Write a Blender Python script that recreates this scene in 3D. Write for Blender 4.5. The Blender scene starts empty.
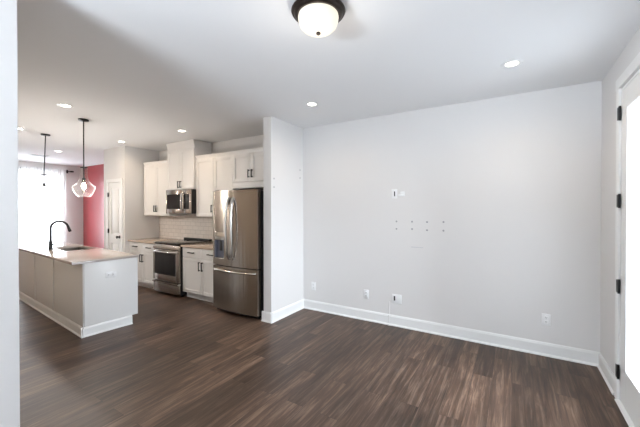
import bpy, bmesh, math, random
from mathutils import Vector, Matrix

# ------------------------------------------------------------------ camera, world, daylight, exposure
SC = bpy.context.scene
COL = SC.collection
cam_d = bpy.data.cameras.new('camera')
cam = bpy.data.objects.new('camera', cam_d)
COL.objects.link(cam)
cam_d.sensor_width = 36.0
cam_d.lens = 315.54 * 36.0 / 640.0
cam_d.shift_y = -0.0045
cam_d.clip_start = 0.05
cam.location = (0, 0, 1.5194)
cam.rotation_euler = (math.radians(90 - 0.40), 0, math.radians(31.387))
SC.camera = cam

SC.view_settings.view_transform = 'Standard'
SC.view_settings.look = 'None'
SC.view_settings.gamma = 1.0
SC.view_settings.use_curve_mapping = False
SC.view_settings.exposure = 0.57

world = bpy.data.worlds.new('sky')
SC.world = world
world.use_nodes = True
bg = world.node_tree.nodes['Background']
bg.inputs['Color'].default_value = (0.87, 0.935, 1.0, 1)
bg.inputs['Strength'].default_value = 3.1


def area(name, loc, rot, sx, sy, power, color):
    d = bpy.data.lights.new(name, 'AREA')
    d.shape = 'RECTANGLE'
    d.size, d.size_y = sx, sy
    d.energy = power
    d.color = color
    o = bpy.data.objects.new(name, d)
    o.location, o.rotation_euler = loc, rot
    COL.objects.link(o)
    return o


DAY = (0.87, 0.935, 1.0)
R90 = math.pi / 2
# daylight through the glass door and the window at the far end
area('door_daylight', (4.6, 2.95, 2.6), (0, math.radians(80), 0), 2.6, 4.0, 1080, DAY)
area('far_window_daylight', (-11.25, 2.95, 1.35), (0, -R90, 0), 2.0, 1.95, 100, (0.95, 0.97, 1.0))
area('door_ground_bounce', (1.9, 2.87, 0.1), (0, math.radians(140), 0), 1.6, 1.8, 14, (0.84, 0.92, 1.0))
# added ceiling fill, aimed up through the invented window behind the camera
area('front_ceiling_fill', (-1.5, -3.6, 0.1), (math.radians(155), 0, 0), 2.6, 1.6, 1060, (0.84, 0.92, 1.0))

# ------------------------------------------------------------------ materials


def new_mat(name):
    m = bpy.data.materials.new(name)
    m.use_nodes = True
    nt = m.node_tree
    return m, nt, nt.nodes['Principled BSDF']


def noise_bump(nt, b, scale, strength, dist=0.002, stretch=None):
    tc = nt.nodes.new('ShaderNodeTexCoord')
    n = nt.nodes.new('ShaderNodeTexNoise')
    n.inputs['Scale'].default_value = scale
    n.inputs['Detail'].default_value = 4
    src = tc.outputs['Object']
    if stretch:
        mp = nt.nodes.new('ShaderNodeMapping')
        mp.inputs['Scale'].default_value = stretch
        nt.links.new(src, mp.inputs['Vector'])
        src = mp.outputs['Vector']
    nt.links.new(src, n.inputs['Vector'])
    bp = nt.nodes.new('ShaderNodeBump')
    bp.inputs['Strength'].default_value = strength
    bp.inputs['Distance'].default_value = dist
    nt.links.new(n.outputs['Fac'], bp.inputs['Height'])
    nt.links.new(bp.outputs['Normal'], b.inputs['Normal'])
    return n


def mat(name, col, rough=0.5, metal=0.0, spec=0.5, bump=None, coat=0.0, vary=0.0, stretch=None):
    m, nt, b = new_mat(name)
    b.inputs['Base Color'].default_value = (*col, 1)
    b.inputs['Roughness'].default_value = rough
    b.inputs['Metallic'].default_value = metal
    b.inputs['Specular IOR Level'].default_value = spec
    b.inputs['Coat Weight'].default_value = coat
    b.inputs['Coat Roughness'].default_value = 0.15
    b.inputs['Coat IOR'].default_value = 1.6
    if bump:
        n = noise_bump(nt, b, bump[0], bump[1], bump[2] if len(bump) > 2 else 0.002, stretch)
        if vary:
            r = nt.nodes.new('ShaderNodeMixRGB')
            r.inputs[1].default_value = (*[c * (1 - vary) for c in col], 1)
            r.inputs[2].default_value = (*[min(1, c * (1 + vary)) for c in col], 1)
            nt.links.new(n.outputs['Fac'], r.inputs[0])
            nt.links.new(r.outputs[0], b.inputs['Base Color'])
    return m


def emis(name, col, strength, base=1.0):
    m, nt, b = new_mat(name)
    b.inputs['Base Color'].default_value = (*[c * base for c in col], 1)
    b.inputs['Emission Color'].default_value = (*col, 1)
    b.inputs['Emission Strength'].default_value = strength
    return m


def clear_glass(name, tint=(1, 1, 1), gloss=0.07, rough=0.0):
    m = bpy.data.materials.new(name)
    m.use_nodes = True
    nt = m.node_tree
    nt.nodes.remove(nt.nodes['Principled BSDF'])
    t = nt.nodes.new('ShaderNodeBsdfTransparent')
    t.inputs['Color'].default_value = (*tint, 1)
    g = nt.nodes.new('ShaderNodeBsdfGlossy')
    g.inputs['Roughness'].default_value = rough
    fr = nt.nodes.new('ShaderNodeLayerWeight')       # thin-pane reflectance: rises towards grazing angles
    fr.inputs['Blend'].default_value = 0.5
    pw = nt.nodes.new('ShaderNodeMath'); pw.operation = 'POWER'
    pw.inputs[1].default_value = 5.0
    sc_ = nt.nodes.new('ShaderNodeMath'); sc_.operation = 'MULTIPLY_ADD'
    sc_.inputs[1].default_value, sc_.inputs[2].default_value = 0.75, gloss
    nt.links.new(fr.outputs['Facing'], pw.inputs[0])
    nt.links.new(pw.outputs[0], sc_.inputs[0])
    mx = nt.nodes.new('ShaderNodeMixShader')
    nt.links.new(sc_.outputs[0], mx.inputs[0])
    nt.links.new(t.outputs[0], mx.inputs[1])
    nt.links.new(g.outputs[0], mx.inputs[2])
    nt.links.new(mx.outputs[0], nt.nodes['Material Output'].inputs['Surface'])
    return m


def floor_mat():
    m, nt, b = new_mat('vinyl_plank')
    L = nt.links.new
    tc = nt.nodes.new('ShaderNodeTexCoord')
    sp = nt.nodes.new('ShaderNodeSeparateXYZ')
    L(tc.outputs['Object'], sp.inputs[0])
    cb = nt.nodes.new('ShaderNodeCombineXYZ')          # planks run along world Y
    L(sp.outputs['Y'], cb.inputs['X'])
    L(sp.outputs['X'], cb.inputs['Y'])
    br = nt.nodes.new('ShaderNodeTexBrick')
    br.offset, br.offset_frequency, br.squash = 0.37, 2, 1.0
    br.inputs['Scale'].default_value = 1.0
    br.inputs['Brick Width'].default_value = 1.22
    br.inputs['Row Height'].default_value = 0.152
    br.inputs['Mortar Size'].default_value = 0.0012
    br.inputs['Mortar Smooth'].default_value = 0.3
    br.inputs['Color1'].default_value = (0, 0, 0, 1)
    br.inputs['Color2'].default_value = (1, 1, 1, 1)
    br.inputs['Mortar'].default_value = (0.2, 0.2, 0.2, 1)
    L(cb.outputs[0], br.inputs['Vector'])
    # grain: noise stretched along the plank, shifted per plank
    sc_ = nt.nodes.new('ShaderNodeVectorMath'); sc_.operation = 'MULTIPLY'
    sc_.inputs[1].default_value = (1.7, 30.0, 1.0)
    L(cb.outputs[0], sc_.inputs[0])
    of = nt.nodes.new('ShaderNodeVectorMath'); of.operation = 'MULTIPLY_ADD'
    of.inputs[1].default_value = (37.0, 11.0, 5.0)
    L(br.outputs['Color'], of.inputs[0]); L(sc_.outputs[0], of.inputs[2])
    n1 = nt.nodes.new('ShaderNodeTexNoise')
    n1.inputs['Scale'].default_value = 1.0
    n1.inputs['Detail'].default_value = 7
    n1.inputs['Roughness'].default_value = 0.70
    n1.inputs['Distortion'].default_value = 0.6
    L(of.outputs[0], n1.inputs['Vector'])
    r1 = nt.nodes.new('ShaderNodeValToRGB')
    e = r1.color_ramp.elements
    e[0].position, e[0].color = 0.28, (0.021, 0.0130, 0.0092, 1)
    e[1].position, e[1].color = 0.78, (0.22, 0.150, 0.108, 1)
    x = e.new(0.50); x.color = (0.075, 0.0435, 0.0285, 1)
    L(n1.outputs['Fac'], r1.inputs['Fac'])
    # broad cloudy patches inside a plank
    s2 = nt.nodes.new('ShaderNodeVectorMath'); s2.operation = 'MULTIPLY'
    s2.inputs[1].default_value = (2.2, 9.0, 1.0)
    L(cb.outputs[0], s2.inputs[0])
    o2 = nt.nodes.new('ShaderNodeVectorMath'); o2.operation = 'MULTIPLY_ADD'
    o2.inputs[1].default_value = (19.0, 7.0, 3.0)
    L(br.outputs['Color'], o2.inputs[0]); L(s2.outputs[0], o2.inputs[2])
    n2 = nt.nodes.new('ShaderNodeTexNoise')
    n2.inputs['Scale'].default_value = 1.0
    n2.inputs['Detail'].default_value = 3
    L(o2.outputs[0], n2.inputs['Vector'])
    m2 = nt.nodes.new('ShaderNodeMapRange')
    m2.inputs['From Min'].default_value, m2.inputs['From Max'].default_value = 0.3, 0.7
    m2.inputs['To Min'].default_value, m2.inputs['To Max'].default_value = 0.78, 1.25
    L(n2.outputs['Fac'], m2.inputs['Value'])
    # tone of the whole plank
    mr = nt.nodes.new('ShaderNodeMapRange')
    mr.inputs['To Min'].default_value = 0.70
    mr.inputs['To Max'].default_value = 1.38
    L(br.outputs['Color'], mr.inputs['Value'])
    hs = nt.nodes.new('ShaderNodeVectorMath'); hs.operation = 'SCALE'
    tm = nt.nodes.new('ShaderNodeMath'); tm.operation = 'MULTIPLY'
    L(mr.outputs[0], tm.inputs[0]); L(m2.outputs[0], tm.inputs[1])
    L(r1.outputs[0], hs.inputs[0]); L(tm.outputs[0], hs.inputs['Scale'])
    mo = nt.nodes.new('ShaderNodeMixRGB')
    mo.inputs[2].default_value = (0.025, 0.018, 0.015, 1)
    L(br.outputs['Fac'], mo.inputs[0]); L(hs.outputs[0], mo.inputs[1])
    L(mo.outputs[0], b.inputs['Base Color'])
    rr = nt.nodes.new('ShaderNodeMapRange')
    rr.inputs['To Min'].default_value = 0.34
    rr.inputs['To Max'].default_value = 0.50
    L(n1.outputs['Fac'], rr.inputs['Value'])
    L(rr.outputs[0], b.inputs['Roughness'])
    b.inputs['Specular IOR Level'].default_value = 0.42
    bp = nt.nodes.new('ShaderNodeBump')
    bp.inputs['Strength'].default_value = 0.18
    bp.inputs['Distance'].default_value = 0.002
    L(n1.outputs['Fac'], bp.inputs['Height'])
    L(bp.outputs['Normal'], b.inputs['Normal'])
    return m


def tile_mat():
    m, nt, b = new_mat('subway_tile')
    L = nt.links.new
    tc = nt.nodes.new('ShaderNodeTexCoord')
    sp = nt.nodes.new('ShaderNodeSeparateXYZ')
    L(tc.outputs['Object'], sp.inputs[0])
    cb = nt.nodes.new('ShaderNodeCombineXYZ')
    L(sp.outputs['X'], cb.inputs['X'])
    L(sp.outputs['Z'], cb.inputs['Y'])
    br = nt.nodes.new('ShaderNodeTexBrick')
    br.offset = 0.5
    br.inputs['Scale'].default_value = 1.0
    br.inputs['Brick Width'].default_value = 0.155
    br.inputs['Row Height'].default_value = 0.0785
    br.inputs['Mortar Size'].default_value = 0.003
    br.inputs['Mortar Smooth'].default_value = 0.2
    br.inputs['Color1'].default_value = (0.76, 0.70, 0.65, 1)
    br.inputs['Color2'].default_value = (0.82, 0.76, 0.71, 1)
    br.inputs['Mortar'].default_value = (0.56, 0.52, 0.48, 1)
    L(cb.outputs[0], br.inputs['Vector'])
    L(br.outputs['Color'], b.inputs['Base Color'])
    b.inputs['Roughness'].default_value = 0.16
    inv = nt.nodes.new('ShaderNodeMath'); inv.operation = 'SUBTRACT'
    inv.inputs[0].default_value = 1.0
    L(br.outputs['Fac'], inv.inputs[1])
    bp = nt.nodes.new('ShaderNodeBump')
    bp.inputs['Strength'].default_value = 0.6
    bp.inputs['Distance'].default_value = 0.003
    L(inv.outputs[0], bp.inputs['Height'])
    L(bp.outputs['Normal'], b.inputs['Normal'])
    return m


def steel_mat():
    m, nt, b = new_mat('brushed_steel')
    b.inputs['Base Color'].default_value = (0.33, 0.29, 0.255, 1)
    b.inputs['Metallic'].default_value = 1.0
    b.inputs['Roughness'].default_value = 0.27
    b.inputs['Anisotropic'].default_value = 0.85
    b.inputs['Anisotropic Rotation'].default_value = 0.25
    tg = nt.nodes.new('ShaderNodeTangent')
    tg.direction_type, tg.axis = 'RADIAL', 'Z'
    nt.links.new(tg.outputs[0], b.inputs['Tangent'])
    noise_bump(nt, b, 9.0, 0.55, 0.012, (1.0, 1.0, 0.05))
    return m


def sheer_mat():
    m = bpy.data.materials.new('sheer_fabric')
    m.use_nodes = True
    nt = m.node_tree
    nt.nodes.remove(nt.nodes['Principled BSDF'])
    L = nt.links.new
    d = nt.nodes.new('ShaderNodeBsdfDiffuse'); d.inputs['Color'].default_value = (0.9, 0.9, 0.9, 1)
    t = nt.nodes.new('ShaderNodeBsdfTranslucent'); t.inputs['Color'].default_value = (0.95, 0.95, 0.95, 1)
    p = nt.nodes.new('ShaderNodeBsdfTransparent')
    a = nt.nodes.new('ShaderNodeMixShader'); a.inputs[0].default_value = 0.6
    L(d.outputs[0], a.inputs[1]); L(t.outputs[0], a.inputs[2])
    c = nt.nodes.new('ShaderNodeMixShader'); c.inputs[0].default_value = 0.28
    L(a.outputs[0], c.inputs[1]); L(p.outputs[0], c.inputs[2])
    L(c.outputs[0], nt.nodes['Material Output'].inputs['Surface'])
    return m


def bell_glass():
    m = clear_glass('clear_lamp_glass', (0.985, 0.985, 0.985), 0.035)
    nt = m.node_tree
    g = next(n for n in nt.nodes if n.type == 'BSDF_GLOSSY')
    mx = next(n for n in nt.nodes if n.type == 'MIX_SHADER')
    t = nt.nodes.new('ShaderNodeBsdfTranslucent'); t.inputs['Color'].default_value = (0.95, 0.95, 0.95, 1)
    d = nt.nodes.new('ShaderNodeMixShader'); d.inputs[0].default_value = 0.10
    nt.links.new(g.outputs[0], d.inputs[1]); nt.links.new(t.outputs[0], d.inputs[2])
    nt.links.new(d.outputs[0], mx.inputs[2])
    return m


M = {
    'wall': mat('wall_paint', (0.715, 0.70, 0.688), 0.62, spec=0.3, bump=(90, 0.05, 0.001)),
    'hall': mat('warm_bounce_paint', (0.58, 0.50, 0.41), 0.62, spec=0.3, bump=(90, 0.05, 0.001)),  # invented beige for an unseen wall, warms the light reaching the island
    'ceil': mat('ceiling_paint', (0.79, 0.79, 0.795), 0.8, spec=0.2, bump=(60, 0.05, 0.001)),
    'red': mat('red_wall_paint', (0.34, 0.015, 0.026), 0.45, spec=0.5, bump=(60, 0.03, 0.001), coat=1.0),
    'trim': mat('white_trim_paint', (0.80, 0.80, 0.79), 0.48, bump=(40, 0.02, 0.001)),
    'cab': mat('white_cabinet_paint', (0.81, 0.79, 0.77), 0.36, bump=(40, 0.02, 0.001)),
    'island': mat('island_cabinet_paint', (0.77, 0.765, 0.755), 0.38, bump=(40, 0.02, 0.001)),
    'stone': mat('pale_quartz', (0.45, 0.40, 0.365), 0.07, spec=0.5, bump=(220, 0.01, 0.0005), vary=0.10),
    'warm_lit_stone': mat('warm_lit_quartz', (0.54, 0.43, 0.35), 0.14, bump=(220, 0.01, 0.0005), vary=0.10),  # island stone again, with warm lamp light put into its colour
    'black': mat('matte_black_metal', (0.012, 0.012, 0.013), 0.38, metal=0.4, bump=(120, 0.03, 0.0005)),
    'blackgloss': mat('black_glass', (0.006, 0.006, 0.007), 0.06, bump=(3, 0.01, 0.001)),
    'blackbody': mat('black_appliance_enamel', (0.010, 0.010, 0.011), 0.45, bump=(200, 0.04, 0.0005)),
    'bronze': mat('dark_bronze', (0.030, 0.022, 0.018), 0.34, metal=0.7, bump=(60, 0.03, 0.0005)),
    'steel': steel_mat(),
    'handle_steel': mat('polished_handle_steel', (0.58, 0.56, 0.53), 0.17, metal=1.0, bump=(12, 0.02, 0.001)),
    'sink': mat('sink_steel', (0.24, 0.21, 0.18), 0.28, metal=1.0, bump=(80, 0.03, 0.0005)),
    'plastic': mat('white_plastic', (0.82, 0.82, 0.82), 0.3, bump=(60, 0.01, 0.0005)),
    'slot': mat('dark_slot', (0.03, 0.03, 0.03), 0.6, bump=(60, 0.01, 0.0005)),
    'grey': mat('grey_plastic', (0.30, 0.30, 0.31), 0.4, bump=(60, 0.01, 0.0005)),
    'spackle': mat('hole_filler', (0.36, 0.36, 0.37), 0.8, bump=(150, 0.1, 0.0005)),
    'scuff': mat('scuffed_paint', (0.58, 0.58, 0.59), 0.8, bump=(150, 0.1, 0.0005)),
    'panelblue': mat('dispenser_recess_plastic', (0.16, 0.17, 0.22), 0.3, bump=(60, 0.01, 0.0005)),
    'floor': floor_mat(),
    'tile': tile_mat(),
    'glass': clear_glass('window_glass', (0.97, 0.985, 1.0), 0.04),
    'bellglass': bell_glass(),
    'sheer': sheer_mat(),
    'can': emis('recessed_lamp_lens', (1.0, 0.90, 0.76), 12),
    'bulb': emis('lamp_bulb', (1.0, 0.80, 0.58), 14),
    'dome': emis('frosted_lamp_glass', (0.95, 0.85, 0.70), 0.62, 0.3),
}

# ------------------------------------------------------------------ mesh helpers
ORG = {}


class MB:
    """collects shapes in one bmesh, then links them as one mesh object"""

    def __init__(self):
        self.bm = bmesh.new()

    def box(self, a, b, bev=0.0, seg=2):
        lo = [min(p, q) for p, q in zip(a, b)]
        hi = [max(p, q) for p, q in zip(a, b)]
        vs = [self.bm.verts.new((x, y, z)) for x in (lo[0], hi[0]) for y in (lo[1], hi[1]) for z in (lo[2], hi[2])]
        F = [(0, 1, 3, 2), (4, 6, 7, 5), (0, 4, 5, 1), (2, 3, 7, 6), (0, 2, 6, 4), (1, 5, 7, 3)]
        fs = [self.bm.faces.new([vs[i] for i in f]) for f in F]
        if bev > 0:
            es = list({e for f in fs for e in f.edges})
            bmesh.ops.bevel(self.bm, geom=es, offset=bev, segments=seg, profile=0.5, affect='EDGES')
        return self

    def prism(self, pts, axis, t0, t1):
        """polygon pts (2-D) swept along axis from t0 to t1; 2-D order: x->(y,z) y->(x,z) z->(x,y)"""
        def P(p, t):
            return {'x': (t, p[0], p[1]), 'y': (p[0], t, p[1]), 'z': (p[0], p[1], t)}[axis]
        a = [self.bm.verts.new(P(p, t0)) for p in pts]
        b = [self.bm.verts.new(P(p, t1)) for p in pts]
        n = len(pts)
        self.bm.faces.new(a)
        self.bm.faces.new(list(reversed(b)))
        for i in range(n):
            self.bm.faces.new([a[i], b[i], b[(i + 1) % n], a[(i + 1) % n]])
        return self

    def lathe(self, prof, c, seg=32, close=False):
        """profile of (r, z) round a vertical axis at c"""
        rings = []
        for r, z in prof:
            if r < 1e-5:
                rings.append([self.bm.verts.new((c[0], c[1], c[2] + z))])
            else:
                rings.append([self.bm.verts.new((c[0] + r * math.cos(2 * math.pi * k / seg),
                                                 c[1] + r * math.sin(2 * math.pi * k / seg), c[2] + z)) for k in range(seg)])
        prs = list(zip(rings, rings[1:])) + ([(rings[-1], rings[0])] if close else [])
        for A, B in prs:
            for k in range(seg):
                j = (k + 1) % seg
                if len(A) == 1 and len(B) == 1:
                    continue
                if len(A) == 1:
                    self.bm.faces.new([A[0], B[k], B[j]])
                elif len(B) == 1:
                    self.bm.faces.new([A[k], B[0], A[j]])
                else:
                    self.bm.faces.new([A[k], B[k], B[j], A[j]])
        return self

    def tube(self, path, r, seg=12, caps=True):
        """round tube along a path of points; r is one radius or one per point"""
        P = [Vector(p) for p in path]
        n = len(P)
        R = r if isinstance(r, (list, tuple)) else [r] * n
        ref = None
        rings = []
        for i in range(n):
            t = (P[min(i + 1, n - 1)] - P[max(i - 1, 0)]).normalized()
            if ref is None:
                ref = Vector((0, 0, 1)) if abs(t.z) < 0.9 else Vector((1, 0, 0))
            u = (ref - t * ref.dot(t)).normalized()
            ref = u
            v = t.cross(u)
            rings.append([self.bm.verts.new(P[i] + R[i] * (u * math.cos(2 * math.pi * k / seg) + v * math.sin(2 * math.pi * k / seg))) for k in range(seg)])
        for A, B in zip(rings, rings[1:]):
            for k in range(seg):
                j = (k + 1) % seg
                self.bm.faces.new([A[k], A[j], B[j], B[k]])
        if caps:
            self.bm.faces.new(list(reversed(rings[0])))
            self.bm.faces.new(rings[-1])
        return self

    def build(self, name, material, parent=None, smooth=True):
        o = ORG.get(parent.name, Vector((0, 0, 0))) if parent else Vector((0, 0, 0))
        bmesh.ops.translate(self.bm, vec=-o, verts=self.bm.verts)
        bmesh.ops.recalc_face_normals(self.bm, faces=self.bm.faces)
        me = bpy.data.meshes.new(name)
        self.bm.to_mesh(me)
        self.bm.free()
        me.materials.append(material)
        if smooth:
            for p in me.polygons:
                p.use_smooth = True
            me.set_sharp_from_angle(angle=math.radians(35))
        ob = bpy.data.objects.new(name, me)
        COL.objects.link(ob)
        if parent:
            ob.parent = parent
            ORG[ob.name] = o
        return ob


def tag(o, label, cat, group=None):
    o['label'] = label
    o['category'] = cat
    if group:
        o['group'] = group
    return o


def thing(name, label, cat, loc, rz=0.0, group=None, local=False):
    o = bpy.data.objects.new(name, None)
    o.location = loc
    o.rotation_euler = (0, 0, rz)
    o.empty_display_size = 0.1
    COL.objects.link(o)
    ORG[o.name] = Vector((0, 0, 0)) if local else Vector(loc)
    return tag(o, label, cat, group)


def struct(name, mb, m, parent=None, smooth=False):
    o = mb.build(name, m, parent, smooth)
    if not parent:
        o['kind'] = 'structure'
    return o


def dup(root, loc, label, rz=None):
    r = root.copy()
    COL.objects.link(r)
    r.location = loc
    if rz is not None:
        r.rotation_euler = (0, 0, rz)
    r['label'] = label
    for ch in list(root.children):
        c = ch.copy(); COL.objects.link(c); c.parent = r
        for g in list(ch.children):
            d = g.copy(); COL.objects.link(d); d.parent = c
    return r


# ------------------------------------------------------------------ dimensions (metres)
H = 2.743
RX = 0.7255          # right wall with the glass door
BY = 3.9885          # long back wall, also behind the kitchen run
SX = -2.731          # right face of the stub wall
SY = 3.235           # end of the stub wall
PX0, PX1, PY = -7.29, -6.47, 3.28     # pantry block
FX = -10.84          # far end wall
RY = 4.32            # red wall
LX, LY = -2.2, 0.587  # left wall and its corner
FY = -2.6            # wall behind the camera
T = 0.12
TR = 0.055          # slim wall round the glass door

# ------------------------------------------------------------------ room shell
struct('floor', MB().box((FX - T, FY - T, -0.1), (RX + T, RY + T, 0)), M['floor'])
struct('ceiling', MB().box((FX - T, FY - T, H), (RX + T, RY + T, H + 0.1)), M['ceil'])
struct('wall_back', MB().box((PX1, BY, 0), (RX + T, BY + T, H)), M['wall'])
struct('wall_stub', MB().box((SX - 0.137, SY, 0), (SX, BY, H), 0.004), M['wall'])
D0, D1, DZ = 2.40, 3.35, 2.462
struct('wall_right', MB().box((RX, D1, 0), (RX + TR, BY, H)).box((RX, FY, 0), (RX + TR, D0, H)).box((RX, D0, DZ), (RX + TR, D1, H)), M['wall'])
struct('wall_left', MB().box((LX - T, FY, 0), (LX, LY, H), 0.003), M['wall'])
struct('wall_hall', MB().box((FX, LY - T, 0), (LX - T, LY, H)), M['hall'])
W0, W1 = (-2.1, 0.6), (0.1, 2.3)  # opening for the added window behind the camera
struct('wall_front', MB().box((LX - T, FY - T, 0), (RX + T, FY, W0[1])).box((LX - T, FY - T, W1[1]), (RX + T, FY, H))
       .box((LX - T, FY - T, W0[1]), (W0[0], FY, W1[1])).box((W1[0], FY - T, W0[1]), (RX + T, FY, W1[1])), M['wall'])
V0, V1 = (2.05, 0.35), (3.80, 2.42)
struct('wall_far', MB().box((FX - T, LY - T, 0), (FX, RY + T, V0[1])).box((FX - T, LY - T, V1[1]), (FX, RY + T, H))
       .box((FX - T, LY - T, V0[1]), (FX, V0[0], V1[1])).box((FX - T, V1[0], V0[1]), (FX, RY + T, V1[1])), M['wall'])
struct('wall_red', MB().box((FX, RY, 0), (PX0 + 0.1, RY + T, H)), M['red'])
# pantry block with its door opening
QX0, QX1, QZ = -7.10, -6.615, 2.045
struct('wall_pantry', MB().box((PX0, PY, 0), (QX0, PY + T, H)).box((QX1, PY, 0), (PX1, PY + T, H)).box((QX0, PY, QZ), (QX1, PY + T, H))
       .box((PX1 - T, PY + T, 0), (PX1, RY + T, H)).box((PX0, PY + T, 0), (PX0 + T, RY, H)).box((PX0 + T, RY, 0), (PX1 - T, RY + T, H)), M['wall'])
struct('wall_backsplash', MB().box((PX1 + 0.002, BY - 0.009, 0.9), (-3.80, BY, 1.40)), M['tile'])

BASE = [(0, 0), (0.026, 0), (0.024, 0.012), (0.016, 0.020), (0.014, 0.024), (0.014, 0.112), (0.010, 0.124), (0.006, 0.135), (0, 0.135)]


def base_x(name, x0, x1, y, face):
    """baseboard along x on a wall at y; face -1 looks to -y"""
    return struct(name, MB().prism([(y + face * d, z) for d, z in BASE], 'x', x0, x1), M['trim'])


def base_y(name, y0, y1, x, face):
    return struct(name, MB().prism([(x + face * d, z) for d, z in BASE], 'y', y0, y1), M['trim'])


base_x('baseboard_back', SX, RX, BY, -1)
base_y('baseboard_stub', SY - 0.026, BY, SX, 1)
base_x('baseboard_stub_end', SX - 0.137 - 0.02, SX + 0.026, SY, -1)
base_y('baseboard_right', 3.425, BY, RX, -1)
base_y('baseboard_right_front', FY, D0 - 0.08, RX, -1)
base_y('baseboard_left', FY, LY, LX, 1)
base_x('baseboard_hall', FX, LX, LY, 1)
base_x('baseboard_red', FX, PX0, RY, -1)
base_y('baseboard_far', LY, RY, FX, 1)

# ------------------------------------------------------------------ windows
def window(name, mk, axis):
    """frame with a pane; mk(u0,v0,u1,v1,d0,d1) makes the box corners in the wall's plane"""
    fr = MB()
    (u0, z0), (u1, z1) = axis
    w = 0.06
    fr.box(*mk(u0, z0, u0 + w, z1, 0.02, 0.09), 0.004).box(*mk(u1 - w, z0, u1, z1, 0.02, 0.09), 0.004)
    fr.box(*mk(u0 + w, z0, u1 - w, z0 + w, 0.02, 0.09), 0.004).box(*mk(u0 + w, z1 - w, u1 - w, z1, 0.02, 0.09), 0.004)
    um = (u0 + u1) / 2
    fr.box(*mk(um - 0.03, z0 + w, um + 0.03, z1 - w, 0.02, 0.09), 0.004)
    o = struct(name, fr, M['trim'])
    MB().box(*mk(u0 + w, z0 + w, u1 - w, z1 - w, 0.052, 0.058)).build('pane', M['glass'], o, False)
    return o


window('window_1', lambda a, b, c, d, p, q: ((FX - p, a, b), (FX - q, c, d)), (V0, V1))
window('added_front_window', lambda a, b, c, d, p, q: ((a, FY - p, b), (c, FY - q, d)), (W0, W1))  # unseen window, added to let the ceiling fill in

# ------------------------------------------------------------------ glass door on the right
cs = MB()
CP = [(0, 0), (0, 0.012), (0.012, 0.018), (0.055, 0.018), (0.075, 0.012), (0.08, 0.004), (0.08, 0)]
for s, y in ((1, D1), (-1, D0)):
    cs.prism([(RX - d, y + s * u) for u, d in CP], 'z', 0, DZ + 0.0)
cs.box((RX - 0.018, D0 - 0.08, DZ), (RX, D1 + 0.08, DZ + 0.085), 0.004)
struct('trim_1', cs, M['trim'])
jm = MB().box((RX + 0.003, D1 - 0.02, 0), (RX + TR, D1, DZ), 0.002).box((RX + 0.003, D0, 0), (RX + TR, D0 + 0.02, DZ), 0.002).box((RX + 0.003, D0 + 0.02, DZ - 0.02), (RX + TR, D1 - 0.02, DZ), 0.002)
struct('trim_2', jm, M['trim'])
dx0, dx1 = RX + 0.002, RX + 0.047
g0, g1, gz0, gz1 = D0 + 0.15, D1 - 0.15, 0.28, 2.295
a0, a1 = D0 + 0.024, D1 - 0.024
dr = MB()
dr.box((dx0, a0, 0.012), (dx1, g0, 2.436), 0.002).box((dx0, g1, 0.012), (dx1, a1, 2.436), 0.002)
dr.box((dx0, g0, 0.012), (dx1, g1, gz0), 0.002).box((dx0, g0, gz1), (dx1, g1, 2.436), 0.002)
door = struct('door_1', dr, M['trim'])
lf = MB()
LW = 0.028
lf.box((dx0 - 0.010, g0, gz0), (dx1 + 0.01, g0 + LW, gz1), 0.005).box((dx0 - 0.010, g1 - LW, gz0), (dx1 + 0.01, g1, gz1), 0.005)
lf.box((dx0 - 0.010, g0 + LW, gz0), (dx1 + 0.01, g1 - LW, gz0 + LW), 0.005).box((dx0 - 0.010, g0 + LW, gz1 - LW), (dx1 + 0.01, g1 - LW, gz1), 0.005)
lf.build('lite_frame', M['trim'], door)
MB().box((RX + 0.022, g0 + LW, gz0 + LW), (RX + 0.03, g1 - LW, gz1 - LW)).build('pane', M['glass'], door, False)
for z in (2.265, 1.578, 0.906, 0.232):
    hb = MB().tube([(RX - 0.010, D1 - 0.012, z - 0.056), (RX - 0.010, D1 - 0.012, z + 0.056)], 0.0085)
    hb.box((RX - 0.019, D1 - 0.010, z - 0.05), (RX - 0.0005, D1 + 0.028, z + 0.05), 0.001)
    h = hb.build('hinge', M['black'], door)
    h['label'] = 'black butt hinge'
kn = MB().tube([(RX + 0.002, a0 + 0.06, 1.0), (RX - 0.05, a0 + 0.06, 1.0)], 0.012).tube([(RX - 0.05, a0 + 0.06, 1.0), (RX - 0.05, a0 + 0.17, 1.0)], 0.009)
kn.build('handle', M['black'], door)
th = MB().box((RX - 0.03, D0, 0.0), (RX + T, D1, 0.011), 0.004)
struct('trim_3', th, M['trim'])

# ------------------------------------------------------------------ pantry door
pc = MB()
for x0, x1 in ((QX0 - 0.075, QX0), (QX1, QX1 + 0.075)):
    pc.box((x0, PY - 0.018, 0), (x1, PY, QZ + 0.07), 0.005)
pc.box((QX0, PY - 0.018, QZ), (QX1, PY, QZ + 0.07), 0.005)
struct('trim_4', pc, M['trim'])
px0, px1 = QX0 + 0.006, QX1 - 0.006
sl = MB()
st = 0.09
yA, yB = PY + 0.002, PY + 0.037
rails = [(0.01, 0.22), (0.82, 1.0), (1.94, 2.038)]
sl.box((px0, yA, 0.01), (px0 + st, yB, 2.038), 0.002).box((px1 - st, yA, 0.01), (px1, yB, 2.038), 0.002)
for z0, z1 in rails:
    sl.box((px0 + st, yA, z0), (px1 - st, yB, z1), 0.002)
pd = struct('door_2', sl, M['trim'])
for z0, z1 in ((0.22, 0.82), (1.0, 1.94)):
    p = MB()
    p.box((px0 + st, yA + 0.026, z0), (px1 - st, yB - 0.002, z1))
    p.box((px0 + st + 0.03, yA + 0.006, z0 + 0.03), (px1 - st - 0.03, yA + 0.03, z1 - 0.03), 0.005)
    p.build('panel', M['trim'], pd)
kb = MB().tube([(px1 - 0.055, PY + 0.004, 0.95), (px1 - 0.055, PY - 0.006, 0.95)], 0.030, 20)
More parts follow.
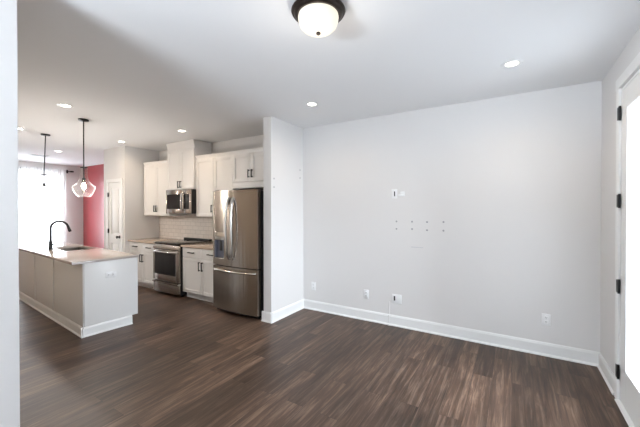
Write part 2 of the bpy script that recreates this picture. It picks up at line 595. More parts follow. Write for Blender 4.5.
kb.tube([(px1 - 0.055, PY - 0.004, 0.95), (px1 - 0.055, PY - 0.03, 0.95), (px1 - 0.055, PY - 0.036, 0.95), (px1 - 0.055, PY - 0.055, 0.95), (px1 - 0.055, PY - 0.063, 0.95)], [0.01, 0.011, 0.024, 0.029, 0.016], 20)
kb.build('knob', M['black'], pd)
for z in (1.80, 1.06, 0.25):
    MB().tube([(px0 - 0.002, PY - 0.008, z - 0.045), (px0 - 0.002, PY - 0.008, z + 0.045)], 0.008).box((px0 - 0.016, PY - 0.021, z - 0.043), (px0 + 0.012, PY + 0.0015, z + 0.043), 0.001).build('hinge', M['black'], pd)

# ------------------------------------------------------------------ kitchen cabinets
WY = BY - 0.010      # backs sit just off the tiles


def shaker(x0, x1, z0, z1, yf, fr=0.055, t=0.02):
    """one shaker door: face at yf, looking to -y"""
    mb = MB()
    mb.box((x0, yf, z0), (x0 + fr, yf + t, z1), 0.002).box((x1 - fr, yf, z0), (x1, yf + t, z1), 0.002)
    mb.box((x0 + fr, yf, z0), (x1 - fr, yf + t, z0 + fr), 0.002).box((x0 + fr, yf, z1 - fr), (x1 - fr, yf + t, z1), 0.002)
    mb.box((x0 + fr - 0.002, yf + 0.010, z0 + fr - 0.002), (x1 - fr + 0.002, yf + 0.017, z1 - fr + 0.002))
    return mb


def pull(mid, length, axis, yf, parent, r=0.0075):
    """black square bar pull, posts back to the face at yf"""
    x, z = mid
    h = length / 2
    mb = MB()
    if axis == 'z':
        mb.box((x - r, yf - 0.034, z - h), (x + r, yf - 0.022, z + h), 0.0015)
        for s in (-1, 1):
            mb.box((x - r, yf - 0.023, z + s * (h - 0.012) - r), (x + r, yf - 0.0005, z + s * (h - 0.012) + r), 0.001)
    else:
        mb.box((x - h, yf - 0.034, z - r), (x + h, yf - 0.022, z + r), 0.0015)
        for s in (-1, 1):
            mb.box((x + s * (h - 0.012) - r, yf - 0.023, z - r), (x + s * (h - 0.012) + r, yf - 0.0005, z + r), 0.001)
    o = mb.build('handle', M['black'], parent)
    o['label'] = 'black bar pull'
    return o


def crown(mb, x0, x1, y, z0, z1, out):
    """cornice along the front at y from z0 up to z1, leaning out"""
    mb.prism([(y + 0.03, z0), (y - 0.004, z0), (y - 0.006, z0 + 0.012), (y - 0.4 * out, z0 + 0.4 * (z1 - z0)), (y - out, z1 - 0.012), (y - out, z1), (y + 0.03, z1)], 'x', x0, x1)
    return mb


def upper(label, x0, x1, z0, z1, yf, doors, pulls, top, out=0.03, valance=None):
    c = thing('upper_cabinet', label, 'cabinet', ((x0 + x1) / 2, WY, z0), group='white wall cabinets over the kitchen counter')
    zb = valance if valance is not None else z0
    MB().box((x0, yf + 0.022, zb), (x1, WY, z1), 0.002).build('body', M['cab'], c)
    w = (x1 - x0) / doors
    for k in range(doors):
        a, b = x0 + k * w + 0.0025, x0 + (k + 1) * w - 0.0025
        d = shaker(a, b, z0 + 0.004, z1 - 0.006, yf).build('door', M['cab'], c)
        side = b - 0.032 if k % 2 == 0 else a + 0.032
        pull((side, pulls), 0.125, 'z', yf, d)
    cr = MB()
    crown(cr, x0 - 0.0, x1, yf + 0.02, z1 - 0.002, top, out)
    cr.box((x0, yf + 0.05, z1), (x1, WY, top - 0.004))
    cr.build('cornice', M['cab'], c)
    if valance is not None:
        MB().box((x0, yf + 0.004, zb), (x1, yf + 0.021, z0 - 0.002), 0.002).build('valance', M['cab'], c)
    return c


upper('white two-door wall cabinet left of the microwave, beside the pantry wall', -6.42, -5.575, 1.375, 2.385, 3.625, 2, 1.515, 2.445)
upper('tallest white wall cabinet, above the microwave and reaching the ceiling', -5.57, -4.785, 1.868, 2.60, 3.585, 2, 1.955, 2.735, 0.03)
upper('white two-door wall cabinet between the microwave and the refrigerator', -4.78, -3.862, 1.375, 2.385, 3.625, 2, 1.515, 2.445)
oc = upper('short white two-door cabinet above the refrigerator', -3.858, -3.06, 1.935, 2.385, 3.615, 2, 2.06, 2.445, valance=1.84)
fl_ = MB().box((-3.059, 3.62, 1.84), (SX - 0.139, 3.64, 2.384), 0.001)
crown(fl_, -3.059, SX - 0.139, 3.635, 2.383, 2.445, 0.03)
fl_.build('filler', M['cab'], oc)


def base_cab(label, x0, x1, pulls_on=True):
    yf = 3.355
    c = thing('base_cabinet', label, 'cabinet', ((x0 + x1) / 2, WY, 0), group='white base cabinets along the kitchen wall')
    MB().box((x0, yf + 0.022, 0.105), (x1, WY, 0.868), 0.002).build('body', M['cab'], c)
    MB().box((x0 + 0.002, yf + 0.085, 0.0), (x1 - 0.002, yf + 0.105, 0.105)).build('toe_kick', M['cab'], c)
    w = (x1 - x0) / 2
    for k in range(2):
        a, b = x0 + k * w + 0.003, x0 + (k + 1) * w - 0.003
        d = shaker(a, b, 0.112, 0.693, yf).build('door', M['cab'], c)
        pull((b - 0.032 if k == 0 else a + 0.032, 0.575), 0.15, 'z', yf, d)
        dw = MB().box((a, yf, 0.70), (b, yf + 0.02, 0.862), 0.003).build('drawer', M['cab'], c)
        pull(((a + b) / 2, 0.785), 0.15, 'x', yf, dw)
    return c


base_cab('white base cabinet left of the range, next to the pantry wall', -6.465, -5.545)
base_cab('white base cabinet between the range and the refrigerator', -4.783, -3.815)


def slab(name, label, x0, x1, back_lip=True):
    mb = MB().box((x0, 3.325, 0.870), (x1, WY, 0.902), 0.003)
    o = mb.build(name, M['warm_lit_stone'])
    return tag(o, label, 'countertop', 'beige stone worktops of the kitchen wall')


slab('countertop', 'beige stone worktop left of the range', PX1 + 0.003, -5.543)
slab('countertop', 'beige stone worktop between range and refrigerator', -4.785, -3.80)

# ------------------------------------------------------------------ range
rx0, rx1 = -5.535, -4.792
rg = thing('kitchen_range', 'stainless slide-in electric range with black glass cooktop', 'range', ((rx0 + rx1) / 2, WY, 0))
MB().box((rx0 + 0.004, 3.325, 0.045), (rx1 - 0.004, WY - 0.004, 0.896), 0.003).build('body', M['blackbody'], rg)
MB().box((rx0 - 0.005, 3.295, 0.9035), (rx1 + 0.005, WY - 0.07, 0.916), 0.004).build('cooktop', M['blackgloss'], rg)
MB().box((rx0 - 0.005, WY - 0.068, 0.9035), (rx1 + 0.005, WY - 0.004, 0.945), 0.006).build('rear_vent', M['blackbody'], rg)
MB().prism([(3.325, 0.80), (3.296, 0.80), (3.282, 0.815), (3.296, 0.872), (3.325, 0.898)], 'x', rx0, rx1).build('control_panel', M['steel'], rg)
od = MB()
oz0, oz1 = 0.255, 0.795
wx0, wx1, wz0, wz1 = rx0 + 0.045, rx1 - 0.085, 0.36, 0.735
od.box((rx0, 3.288, oz0), (wx0, 3.323, oz1), 0.003).box((wx1, 3.288, oz0), (rx1, 3.323, oz1), 0.003)
od.box((wx0, 3.288, oz0), (wx1, 3.323, wz0), 0.003).box((wx0, 3.288, wz1), (wx1, 3.323, oz1), 0.003)
odo = od.build('oven_door', M['steel'], rg)
MB().box((wx0 - 0.001, 3.292, wz0 - 0.001), (wx1 + 0.001, 3.318, wz1 + 0.001)).build('oven_window', M['blackgloss'], odo)


def bow(x0, x1, y, z, depth, n=14):
    return [(x0 + (x1 - x0) * k / n, y - depth * math.sin(math.pi * k / n) ** 0.5, z) for k in range(n + 1)]


MB().tube(bow(rx0 + 0.02, rx1 - 0.02, 3.289, 0.765, 0.05), 0.014).build('handle', M['handle_steel'], odo)
dwr = MB().box((rx0, 3.290, 0.05), (rx1, 3.323, 0.20), 0.004).build('drawer', M['steel'], rg)
MB().prism([(3.323, 0.205), (3.290, 0.203), (3.268, 0.222), (3.268, 0.232), (3.290, 0.240), (3.323, 0.243)], 'x', rx0, rx1).build('drawer_grip', M['handle_steel'], dwr)
for x in (rx0 + 0.06, rx1 - 0.06):
    for y in (3.40, 3.85):
        MB().tube([(x, y, 0.0), (x, y, 0.05)], 0.018).build('foot', M['black'], rg)
for x, y, r in ((rx0 + 0.2, 3.46, 0.10), (rx1 - 0.2, 3.46, 0.085), (rx0 + 0.2, 3.74, 0.075), (rx1 - 0.2, 3.74, 0.10)):
    MB().lathe([(r - 0.004, 0.0), (r, 0.0), (r, 0.0006), (r - 0.004, 0.0006)], (x, y, 0.9162), 36, True).build('burner_ring', M['grey'], rg)

# ------------------------------------------------------------------ microwave
mx0, mx1, my, mz0, mz1 = -5.515, -4.787, 3.525, 1.425, 1.858
mw = thing('microwave', 'stainless over-the-range microwave under the tall cabinet', 'microwave', ((mx0 + mx1) / 2, WY, mz0))
MB().box((mx0 + 0.002, my + 0.012, mz0 + 0.006), (mx1 - 0.002, WY, mz1), 0.003).build('body', M['blackbody'], mw)
md = MB()
vx0, vx1, vz0, vz1 = mx0 + 0.03, mx1 - 0.255, mz0 + 0.085, mz1 - 0.085
sx = mx1 - 0.205
md.box((mx0, my, mz0), (vx0, my + 0.012, mz1), 0.003).box((vx1, my, mz0), (sx, my + 0.012, mz1), 0.003)
md.box((vx0, my, mz0), (vx1, my + 0.012, vz0), 0.003).box((vx0, my, vz1), (vx1, my + 0.012, mz1), 0.003)
mdo = md.build('door', M['steel'], mw)
MB().box((vx0, my + 0.004, vz0), (vx1, my + 0.010, vz1)).build('window', M['blackgloss'], mdo)
MB().tube([(sx - 0.024, my + 0.004, mz0 + 0.05), (sx - 0.024, my - 0.03, mz0 + 0.085), (sx - 0.024, my - 0.036, mz0 + 0.15), (sx - 0.024, my - 0.038, (mz0 + mz1) / 2), (sx - 0.024, my - 0.036, mz1 - 0.15), (sx - 0.024, my - 0.03, mz1 - 0.085), (sx - 0.024, my + 0.004, mz1 - 0.05)], 0.011).build('handle', M['handle_steel'], mdo)
cp = MB().box((sx + 0.002, my, mz0), (mx1, my + 0.012, vz0), 0.003).box((sx + 0.002, my, vz1), (mx1, my + 0.012, mz1), 0.003).box((mx1 - 0.05, my, vz0), (mx1, my + 0.012, vz1), 0.003).build('control_frame', M['steel'], mw)
MB().box((sx + 0.004, my + 0.004, vz0 - 0.01), (mx1 - 0.048, my + 0.010, vz1 + 0.01)).build('keypad', M['blackgloss'], cp)
MB().box((mx0 + 0.10, my + 0.06, mz0 - 0.004), (mx1 - 0.10, my + 0.30, mz0 + 0.0055), 0.001).build('grease_filter', M['grey'], mw)

# ------------------------------------------------------------------ refrigerator
fx0, fx1 = -3.795, -2.915
fz = 1.775
FD = 3.235           # plane behind the doors
fr = thing('refrigerator', 'stainless french-door refrigerator with bottom freezer drawer', 'refrigerator', ((fx0 + fx1) / 2, 3.6, 0))
MB().box((fx0 + 0.006, FD + 0.006, 0.03), (fx1 + 0.004, 3.93, fz - 0.008), 0.004).build('body', M['blackbody'], fr)
for x in (fx0 + 0.08, fx1 - 0.08):
    for y in (FD + 0.05, 3.85):
        MB().tube([(x, y, 0.0), (x, y, 0.035)], 0.02).build('foot', M['black'], fr)
MB().box((fx0 + 0.02, FD - 0.01, 0.012), (fx1 - 0.02, FD + 0.006, 0.058), 0.002).build('base_grille', M['black'], fr)


def bulge(x):
    u = (x - fx0) / (fx1 - fx0) * 2 - 1
    return 3.172 - 0.028 * (1 - u * u)


def curved_door(x0, x1, z0, z1, hole=None):
    mb = MB()
    def pr(a, b, c, d, dy=0.0, n=14):
        pts = [(a + (b - a) * k / n, bulge(a + (b - a) * k / n) + dy) for k in range(n + 1)]
        mb.prism(pts + [(b, FD), (a, FD)], 'z', c, d)
    if hole:
        hx0, hx1, hz0, hz1 = hole
        pr(x0, hx0, z0, z1, n=4); pr(hx1, x1, z0, z1)
        pr(hx0, hx1, z0, hz0, n=6); pr(hx0, hx1, hz1, z1, n=6)
    else:
        pr(x0, x1, z0, z1)
    return mb


xm = -3.385
hole = (-3.75, -3.54, 0.785, 1.175)
ld = curved_door(fx0, xm - 0.003, 0.70, fz, hole).build('door', M['steel'], fr)
rd = curved_door(xm + 0.003, fx1, 0.70, fz).build('door', M['steel'], fr)
fd = curved_door(fx0, fx1, 0.062, 0.686).build('freezer_drawer', M['steel'], fr)
dp = MB()
dp.box((hole[0], 3.205, hole[2]), (hole[1], 3.225, hole[3]))
dp.box((hole[0], bulge(-3.65) + 0.004, hole[2]), (hole[0] + 0.006, 3.205, 1.05)).box((hole[1] - 0.006, bulge(-3.65) + 0.004, hole[2]), (hole[1], 3.205, 1.05))
dp.build('dispenser_recess', M['panelblue'], ld)
dpp = MB().box((hole[0], bulge(hole[0]) - 0.002, 1.06), (hole[1], 3.205, hole[3] - 0.001), 0.003).build('dispenser_panel', M['handle_steel'], ld)
MB().box((hole[0] + 0.006, bulge(-3.65) + 0.002, hole[2]), (hole[1] - 0.006, 3.204, hole[2] + 0.018), 0.003).build('drip_tray', M['handle_steel'], ld)
MB().box((-3.675, 3.188, 0.90), (-3.632, 3.2045, 1.05), 0.004).build('paddle', M['slot'], ld)
for s, d in ((-1, ld), (1, rd)):
    x = xm + s * 0.042
    y = bulge(x)
    n = 16
    path = [(x + s * 0.012 * math.sin(math.pi * k / n), y + 0.002 - 0.062 * math.sin(math.pi * k / n) ** 0.45, 0.80 + 0.87 * k / n) for k in range(n + 1)]
    MB().tube(path, 0.019, 14).build('handle', M['handle_steel'], d)
n = 18
path = []
for k in range(n + 1):
    x = fx0 + 0.03 + (fx1 - fx0 - 0.06) * k / n
    path.append((x, bulge(x) + 0.002 - 0.052 * math.sin(math.pi * k / n) ** 0.4, 0.632))
MB().tube(path, 0.015, 14).build('handle', M['handle_steel'], fd)
for x in (fx0 + 0.05, fx1 - 0.05):
    MB().box((x - 0.04, FD - 0.03, fz + 0.0005), (x + 0.04, FD + 0.10, fz + 0.018), 0.004).build('hinge_cover', M['blackbody'], fr)

# ------------------------------------------------------------------ island
IS = thing('kitchen_island', 'long white panelled kitchen island with a baseboard', 'island', (-4.334, 1.728, 0), math.radians(-3.9), local=True)
IL = 2.95
bd = MB().box((-IL, 0.004, 0.0), (-0.004, 0.525, 0.112)).box((-IL, 0.004, 0.112), (-0.004, 0.585, 0.66))
bd.box((-IL, 0.004, 0.66), (-1.97, 0.585, 0.866)).box((-1.19, 0.004, 0.66), (-0.004, 0.585, 0.866)).box((-1.97, 0.004, 0.66), (-1.19, 0.15, 0.866))
bd.build('body', M['island'], IS)
seams = [0.0, -1.045, -1.905, -IL]
for a, b in zip(seams, seams[1:]):
    MB().box((b + 0.002, -0.010, 0.0), (a - 0.002 if a < 0 else 0.0, 0.0035, 0.866), 0.0015).build('back_panel', M['island'], IS)
for x in seams[1:3]:
    MB().box((x - 0.006, -0.022, 0.112), (x + 0.006, -0.0095, 0.866), 0.002).build('batten', M['trim'], IS)
MB().box((-0.0035, 0.0, 0.112), (0.012, 0.605, 0.866), 0.0015).box((-0.0035, 0.0, 0.0), (0.012, 0.527, 0.112), 0.0015).build('end_panel', M['island'], IS)
P = [(-0.010 - d, z * 0.84) for d, z in BASE]
bb = MB().prism(P, 'x', -IL, 0.012 + 0.026)
bb.prism([(0.012 + d, z * 0.84) for d, z in BASE], 'y', -0.036, 0.53)
bb.build('baseboard', M['trim'], IS, False)
for k in range(4):
    a, b = -IL + k * IL / 4 + 0.003, -IL + (k + 1) * IL / 4 - 0.003
    d = MB().box((a, 0.5855, 0.118), (b, 0.605, 0.860), 0.002).build('door', M['island'], IS)

# countertop with a cut-out for the sink
s0, s1, t0, t1 = -1.93, -1.23, 0.19, 0.565
zt0, zt1 = 0.868, 0.900
c0, c1, e0, e1 = -IL - 0.03, 0.018, -0.118, 0.622
ct = thing('island_countertop', 'glossy pale stone worktop on the kitchen island', 'countertop', (-4.334, 1.728, 0), math.radians(-3.9), local=True)
bm = MB()
ob, ib = [(c0, e0), (c1, e0), (c1, e1), (c0, e1)], [(s0, t0), (s1, t0), (s1, t1), (s0, t1)]
vs = {}
for nm, pts in (('o', ob), ('i', ib)):
    for z in (zt0, zt1):
        vs[nm, z] = [bm.bm.verts.new((x, y, z)) for x, y in pts]
for i in range(4):
    j = (i + 1) % 4
    bm.bm.faces.new([vs['o', zt1][i], vs['o', zt1][j], vs['i', zt1][j], vs['i', zt1][i]])
    bm.bm.faces.new([vs['o', zt0][i], vs['i', zt0][i], vs['i', zt0][j], vs['o', zt0][j]])
    bm.bm.faces.new([vs['o', zt0][i], vs['o', zt0][j], vs['o', zt1][j], vs['o', zt1][i]])
    bm.bm.faces.new([vs['i', zt0][i], vs['i', zt1][i], vs['i', zt1][j], vs['i', zt0][j]])
es = [e for e in bm.bm.edges if all(abs(v.co.z - zt1) < 1e-6 for v in e.verts) and all(v in vs['o', zt1] for v in e.verts)]
bmesh.ops.bevel(bm.bm, geom=es, offset=0.011, segments=4, profile=0.5, affect='EDGES')
o = bm.build('slab', M['stone'], ct)

sk = thing('sink', 'rectangular undermount steel sink in the island worktop', 'sink', (-4.334, 1.728, 0), math.radians(-3.9), local=True)
w = 0.004
bz = 0.70
sb = MB().box((s0 - w, t0 - w, bz), (s1 + w, t1 + w, bz + w)).box((s0 - w, t0 - w, bz), (s0, t1 + w, zt0 - 0.0005)).box((s1, t0 - w, bz), (s1 + w, t1 + w, zt0 - 0.0005))
sb.box((s0, t0 - w, bz), (s1, t0, zt0 - 0.0005)).box((s0, t1, bz), (s1, t1 + w, zt0 - 0.0005))
sb.build('basin', M['sink'], sk)
MB().lathe([(0, 0.006), (0.03, 0.006), (0.045, 0.004), (0.045, 0.0)], ((s0 + s1) / 2, 0.38, bz + w), 24).build('drain', M['handle_steel'], sk)

fc = thing('faucet', 'matte black gooseneck kitchen faucet beside the island sink', 'faucet', (-4.334, 1.728, 0), math.radians(-3.9), local=True)
fxx, fyy = -1.66, 0.115
MB().lathe([(0, 0.0), (0.030, 0.0), (0.030, 0.008), (0.025, 0.014), (0.024, 0.10), (0.020, 0.12), (0.0, 0.125)], (fxx, fyy, 0.9005), 24).build('base', M['black'], fc)
pth = [(fxx, fyy, 1.0)]
ca, sa = math.cos(math.radians(62)), math.sin(math.radians(62))
rr = 0.108
for k in range(5):
    pth.append((fxx, fyy, 1.05 + 0.165 * k / 4))
for k in range(1, 15):
    t = math.pi * k / 14 * 0.93
    u = rr * (1 - math.cos(t))
    pth.append((fxx + ca * u, fyy + sa * u, 1.215 + rr * math.sin(t)))
MB().tube(pth, 0.0155, 14).build('spout', M['black'], fc)
e = Vector(pth[-1]); dd = (Vector(pth[-1]) - Vector(pth[-2])).normalized()
MB().tube([e - dd * 0.02, e + dd * 0.02, e + dd * 0.06, e + dd * 0.085], [0.016, 0.018, 0.021, 0.020], 16).build('spray_head', M['black'], fc)
MB().tube([(fxx + 0.02, fyy + 0.01, 0.965), (fxx + 0.05, fyy + 0.03, 0.98), (fxx + 0.085, fyy + 0.05, 1.035)], [0.012, 0.008, 0.006], 12).build('lever', M['black'], fc)

# ------------------------------------------------------------------ wall plates


def plate_obj(name, label, cat, w, h, slots, face, at, group=None, plastic='plastic'):
    """a wall plate built facing -y in its own frame, then turned by face (degrees about z)"""
    t = thing(name, label, cat, at, math.radians(face), group, local=True)
    MB().box((-w / 2, -0.006, -h / 2), (w / 2, -0.0003, h / 2), 0.002).build('plate', M[plastic], t)
    for kind, x, z, sw, sh in slots:
        if kind == 'socket':
            s = MB().box((x - sw / 2, -0.0085, z - sh / 2), (x + sw / 2, -0.0055, z + sh / 2), 0.003).build('socket', M['plastic'], t)
            q = MB()
            for dx in (-0.006, 0.006):
                q.box((x + dx - 0.0012, -0.0092, z - 0.001), (x + dx + 0.0012, -0.0084, z + 0.008))
            q.box((x - 0.002, -0.0092, z - 0.010), (x + 0.002, -0.0084, z - 0.006))
            q.build('slots', M['slot'], s)
        else:
            MB().box((x - sw / 2, -0.0085, z - sh / 2), (x + sw / 2, -0.0055, z + sh / 2), 0.001).build('opening', M['slot'], t)
    return t


OUT = [('socket', 0, 0.022, 0.034, 0.030), ('socket', 0, -0.022, 0.034, 0.030)]
OG = 'white outlet plates low on the walls'
plate_obj('wall_outlet', 'white outlet low on the long wall, nearest the glass door', 'outlet', 0.075, 0.118, OUT, 0, (0.300, BY, 0.373), OG)
plate_obj('wall_outlet', 'white outlet low on the long wall, left of the media plate', 'outlet', 0.075, 0.118, OUT, 0, (-1.695, BY, 0.355), OG)
plate_obj('wall_outlet', 'white outlet low on the long wall, nearest the stub wall corner', 'outlet', 0.075, 0.118, OUT, 0, (-2.545, BY, 0.355), OG)
plate_obj('media_plate', 'wide white plate with a dark cable slot, low on the long wall', 'wall plate', 0.125, 0.115, [('open', -0.030, 0.004, 0.020, 0.060)], 0, (-1.27, BY, 0.352))
plate_obj('media_plate', 'white plate with a dark cable slot, high above the row of holes', 'wall plate', 0.075, 0.120, [('open', 0.004, 0.0, 0.014, 0.062)], 0, (-1.305, BY, 1.708))
pt = MB().box((-1.252, BY - 0.012, 1.676), (-1.172, BY - 0.0005, 1.700), 0.003).box((-1.225, BY - 0.004, 1.70), (-1.172, BY - 0.0005, 1.735), 0.001).build('cable_clip', M['plastic'])
tag(pt, 'small white clip on the wall beside the high slotted plate', 'clip')
cv = MB().prism([(-1.378, BY - 0.0155), (-1.376, BY - 0.0205), (-1.366, BY - 0.0205), (-1.364, BY - 0.0155)], 'z', 0.03, 0.13).prism([(-1.378, BY - 0.0003), (-1.376, BY - 0.006), (-1.366, BY - 0.006), (-1.364, BY - 0.0003)], 'z', 0.137, 0.30)
cv.box((-1.380, BY - 0.04, 0.0), (-1.35, BY - 0.0265, 0.016), 0.003)
tag(cv.build('cable_cover', M['wall']), 'thin white cable cover running down from the media plate to the floor', 'cable cover')

hol = 'filled mounting holes on the long wall'
ordn = ['first', 'second', 'third', 'fourth']
dot = MB().tube([(0, -0.0003, 0), (0, -0.0022, 0), (0, -0.003, 0)], [0.012, 0.010, 0.004], 14).build('wall_anchor', M['spackle'])
first = True
for row, zs in (('upper', (1.352, 1.353, 1.352, 1.357)), ('lower', (1.257, 1.26, 1.252, 1.254))):
    for k, x in enumerate((-1.277, -1.078, -0.895, -0.704)):
        d = dot if first else dot.copy()
        if not first:
            COL.objects.link(d)
        first = False
        d.location = (x, BY, zs[k])
        tag(d, f'grey filled hole on the long wall, {ordn[k]} from left in the {row} row', 'wall anchor', hol)
hs = 'filled shelf holes on the stub wall'
for (y, z, txt) in ((3.899, 2.097, 'upper hole of the pair near the inner corner'), (3.899, 1.977, 'lower hole of the pair near the inner corner'),
                    (3.292, 1.92, 'upper hole of the pair near the outer edge'), (3.292, 1.806, 'lower hole of the pair near the outer edge')):
    d = dot.copy(); COL.objects.link(d)
    d.location = (SX, y, z); d.rotation_euler = (0, 0, R90)
    tag(d, f'filled hole high on the stub wall, {txt}', 'wall anchor', hs)
sf = MB()
sf.box((-1.09, BY - 0.0022, 1.030), (-0.94, BY - 0.0002, 1.040), 0.0008)
tag(sf.build('scuff_mark', M['scuff']), 'faint grey scuff on the long wall below the row of holes', 'scuff')

# outlet on the island end: lying on its side
t = thing('island_outlet', 'white outlet lying sideways on the end of the kitchen island', 'outlet', (-4.334, 1.728, 0), math.radians(-3.9), local=True)
ox, oy, oz = 0.0123, 0.285, 0.69
MB().box((ox, oy - 0.06, oz - 0.037), (ox + 0.006, oy + 0.06, oz + 0.037), 0.002).build('plate', M['plastic'], t)
for dy in (-0.024, 0.024):
    s = MB().box((ox + 0.0055, oy + dy - 0.015, oz - 0.017), (ox + 0.0085, oy + dy + 0.015, oz + 0.017), 0.003).build('socket', M['plastic'], t)
    q = MB()
    for dz in (-0.006, 0.006):
        q.box((ox + 0.0082, oy + dy - 0.008, oz + dz - 0.0014), (ox + 0.0092, oy + dy + 0.001, oz + dz + 0.0014))
    q.build('slots', M['slot'], s)

# ------------------------------------------------------------------ ceiling lights
def lamp(name, kind, loc, power, color, parent, **kw):
    d = bpy.data.lights.new(name, kind)
    d.energy = power
    d.color = color
    for k, v in kw.items():
        setattr(d, k, v)
    o = bpy.data.objects.new(name, d)
    o.location = loc
    COL.objects.link(o)
    o.parent = parent
    return o


WARM = (1.0, 0.77, 0.53)
cans = [((-5.0 + 0.55, 3.12), 'recessed ceiling light in front of the microwave and range'),
        ((-2.011, 3.115), 'recessed ceiling light just right of the stub wall'),
        ((-0.008, 3.126), 'recessed ceiling light nearest the glass door'),
        ((-6.12, 3.05), 'recessed ceiling light beside the pantry door'),
        ((-4.542, 1.634), 'recessed ceiling light above the near end of the island'),
        ((-6.46, 1.72), 'recessed ceiling light at the left wall edge, beyond the island pendants'),
        ((-8.309, 2.861), 'recessed ceiling light near the curtained window')]
(x, y), lb = cans[0]
can = thing('recessed_light', lb, 'ceiling light', (x, y, H), group='recessed ceiling lights', local=True)
MB().lathe([(0.046, -0.0005), (0.082, -0.0005), (0.084, -0.003), (0.080, -0.005), (0.060, -0.007), (0.047, -0.005)], (0, 0, 0), 32, True).build('trim_ring', M['plastic'], can)
MB().lathe([(0, -0.0045), (0.03, -0.0044), (0.0455, -0.003), (0.0455, -0.0006), (0, -0.0006)], (0, 0, 0), 32).build('lens', M['can'], can)
lamp('can_lamp', 'SPOT', (0, 0, -0.02), 10.5, WARM, can, spot_size=math.radians(165), spot_blend=0.8, shadow_soft_size=0.05)
for (x, y), lb in cans[1:]:
    dup(can, (x, y, H), lb)

# flush-mount light near the camera
fl = thing('flush_mount_light', 'dark bronze flush-mount ceiling light with frosted glass dome', 'ceiling light', (-1.0, 1.62, H), local=True)
MB().lathe([(0, -0.0005), (0.120, -0.0005), (0.132, -0.010), (0.142, -0.026), (0.158, -0.034), (0.163, -0.044), (0.158, -0.052), (0.148, -0.055), (0.143, -0.062), (0.130, -0.067), (0.122, -0.064), (0, -0.050)], (0, 0, 0), 48).build('base_pan', M['bronze'], fl)
MB().lathe([(0.119, -0.066), (0.122, -0.080), (0.119, -0.103), (0.110, -0.128), (0.090, -0.148), (0.060, -0.161), (0.028, -0.166), (0, -0.167)], (0, 0, 0), 48).build('glass_dome', M['dome'], fl)
MB().lathe([(0, -0.165), (0.011, -0.166), (0.014, -0.171), (0.012, -0.178), (0.006, -0.182), (0.0, -0.184)], (0, 0, 0), 20).build('finial', M['bronze'], fl)

lamp('dome_lamp', 'POINT', (0, 0, -0.36), 2.5, (1.0, 0.92, 0.83), fl, shadow_soft_size=0.10)

# pendants over the island
def pendant(label, x, y, lean):
    p = thing('pendant_light', label, 'pendant light', (x, y, H), group='clear glass pendants over the island', local=True)
    MB().lathe([(0, -0.0005), (0.062, -0.0005), (0.062, -0.016), (0.055, -0.021), (0, -0.022)], (0, 0, 0), 28).build('canopy', M['black'], p)
    top, bot = Vector((0, 0, -0.02)), Vector((lean, 0, -0.66))
    MB().tube([top, bot], 0.0075).build('rod', M['black'], p)
    c = (lean, 0, 0)
    MB().lathe([(0, -0.650), (0.012, -0.650), (0.041, -0.656), (0.041, -0.667), (0.010, -0.672), (0.0, -0.673)], c, 24).build('shade_cap', M['black'], p)
    MB().tube([(lean, 0, -0.67), (lean, 0, -0.80), (lean, 0, -0.81), (lean, 0, -0.865)], [0.007, 0.007, 0.020, 0.022], 16).build('socket', M['black'], p)
    MB().lathe([(0, -0.866), (0.013, -0.870), (0.016, -0.882), (0.026, -0.908), (0.028, -0.925), (0.023, -0.943), (0.011, -0.954), (0, -0.957)], c, 20).build('bulb', M['bulb'], p)
    sh = [(0.047, -0.668), (0.047, -0.74), (0.050, -0.785), (0.063, -0.825), (0.092, -0.868), (0.130, -0.898), (0.158, -0.914), (0.168, -0.926), (0.169, -0.940), (0.158, -0.975), (0.132, -1.018), (0.098, -1.052), (0.075, -1.066)]
    sh = [(0.040 + (r - 0.047) * 0.76, z) for r, z in sh]
    inner = [(r - 0.003, z) for r, z in reversed(sh)]
    MB().lathe(sh + inner, c, 40, True).build('glass_shade', M['bellglass'], p)
    lamp('pendant_lamp', 'POINT', (lean, 0, -1.0), 19, (1.0, 0.95, 0.88), p, shadow_soft_size=0.04)
    return p


pendant('black rod pendant with clear glass bell, nearer of the two over the island', -5.045, 2.02, 0.0)
pendant('black rod pendant with clear glass bell, farther of the two near the curtains', -6.587, 2.095, -0.075)

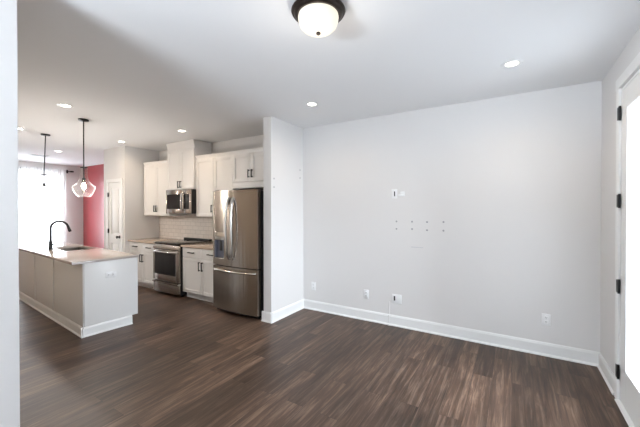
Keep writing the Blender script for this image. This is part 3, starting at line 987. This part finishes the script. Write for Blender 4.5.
# ceiling register near the far window
vt = thing('ceiling_vent', 'thin white ceiling air vent in front of the curtains', 'vent', (-9.25, 2.82, H), local=True)
MB().box((-0.09, -0.16, -0.012), (0.09, 0.16, -0.0005), 0.003).build('frame', M['plastic'], vt)
sl_ = MB()
for k in range(5):
    sl_.box((-0.07 + k * 0.032, -0.14, -0.016), (-0.058 + k * 0.032, 0.14, -0.0118))
sl_.build('louvers', M['grey'], vt)

# ------------------------------------------------------------------ curtains at the far window
rod = thing('curtain_rod', 'black curtain rod on the far wall above the window', 'curtain rod', (FX, 2.9, 2.57))
MB().tube([(FX + 0.09, 1.75, 2.57), (FX + 0.09, 4.0, 2.57)], 0.013).build('pole', M['black'], rod)
for y in (1.74, 4.01):
    MB().tube([(FX + 0.09, y - 0.045, 2.57), (FX + 0.09, y - 0.03, 2.57), (FX + 0.09, y + 0.03, 2.57), (FX + 0.09, y + 0.045, 2.57)], [0.012, 0.022, 0.022, 0.012], 14).build('finial', M['black'], rod)
for y in (1.80, 3.93):
    MB().tube([(FX + 0.0005, y, 2.57), (FX + 0.09, y, 2.57)], 0.008).box((FX + 0.0003, y - 0.02, 2.52), (FX + 0.008, y + 0.02, 2.62), 0.001).build('bracket', M['black'], rod)


def curtain(label, y0, y1, seed):
    random.seed(seed)
    n, m = 90, 14
    mb = MB()
    fr_ = 2 * math.pi * 9 / (y1 - y0)
    ph = random.random() * 6
    grid = []
    for j in range(m + 1):
        z = 2.60 - 2.57 * j / m
        amp = 0.018 + 0.02 * j / m
        row = []
        for i in range(n + 1):
            y = y0 + (y1 - y0) * i / n
            x = FX + 0.09 + (0.0 if j else 0.0) + amp * math.sin(fr_ * y + ph) + 0.008 * math.sin(2.3 * fr_ * y + ph + 0.3 * j)
            row.append(mb.bm.verts.new((x + 0.062, y, z)))
        grid.append(row)
    for j in range(m):
        for i in range(n):
            mb.bm.faces.new([grid[j][i], grid[j][i + 1], grid[j + 1][i + 1], grid[j + 1][i]])
    o = mb.build('sheer_curtain', M['sheer'])
    return tag(o, label, 'curtain', 'sheer white curtains at the far window')


curtain('sheer white floor-length curtain, panel away from the red wall', 1.88, 2.88, 1)
curtain('sheer white floor-length curtain, panel nearest the red wall', 2.89, 3.84, 2)
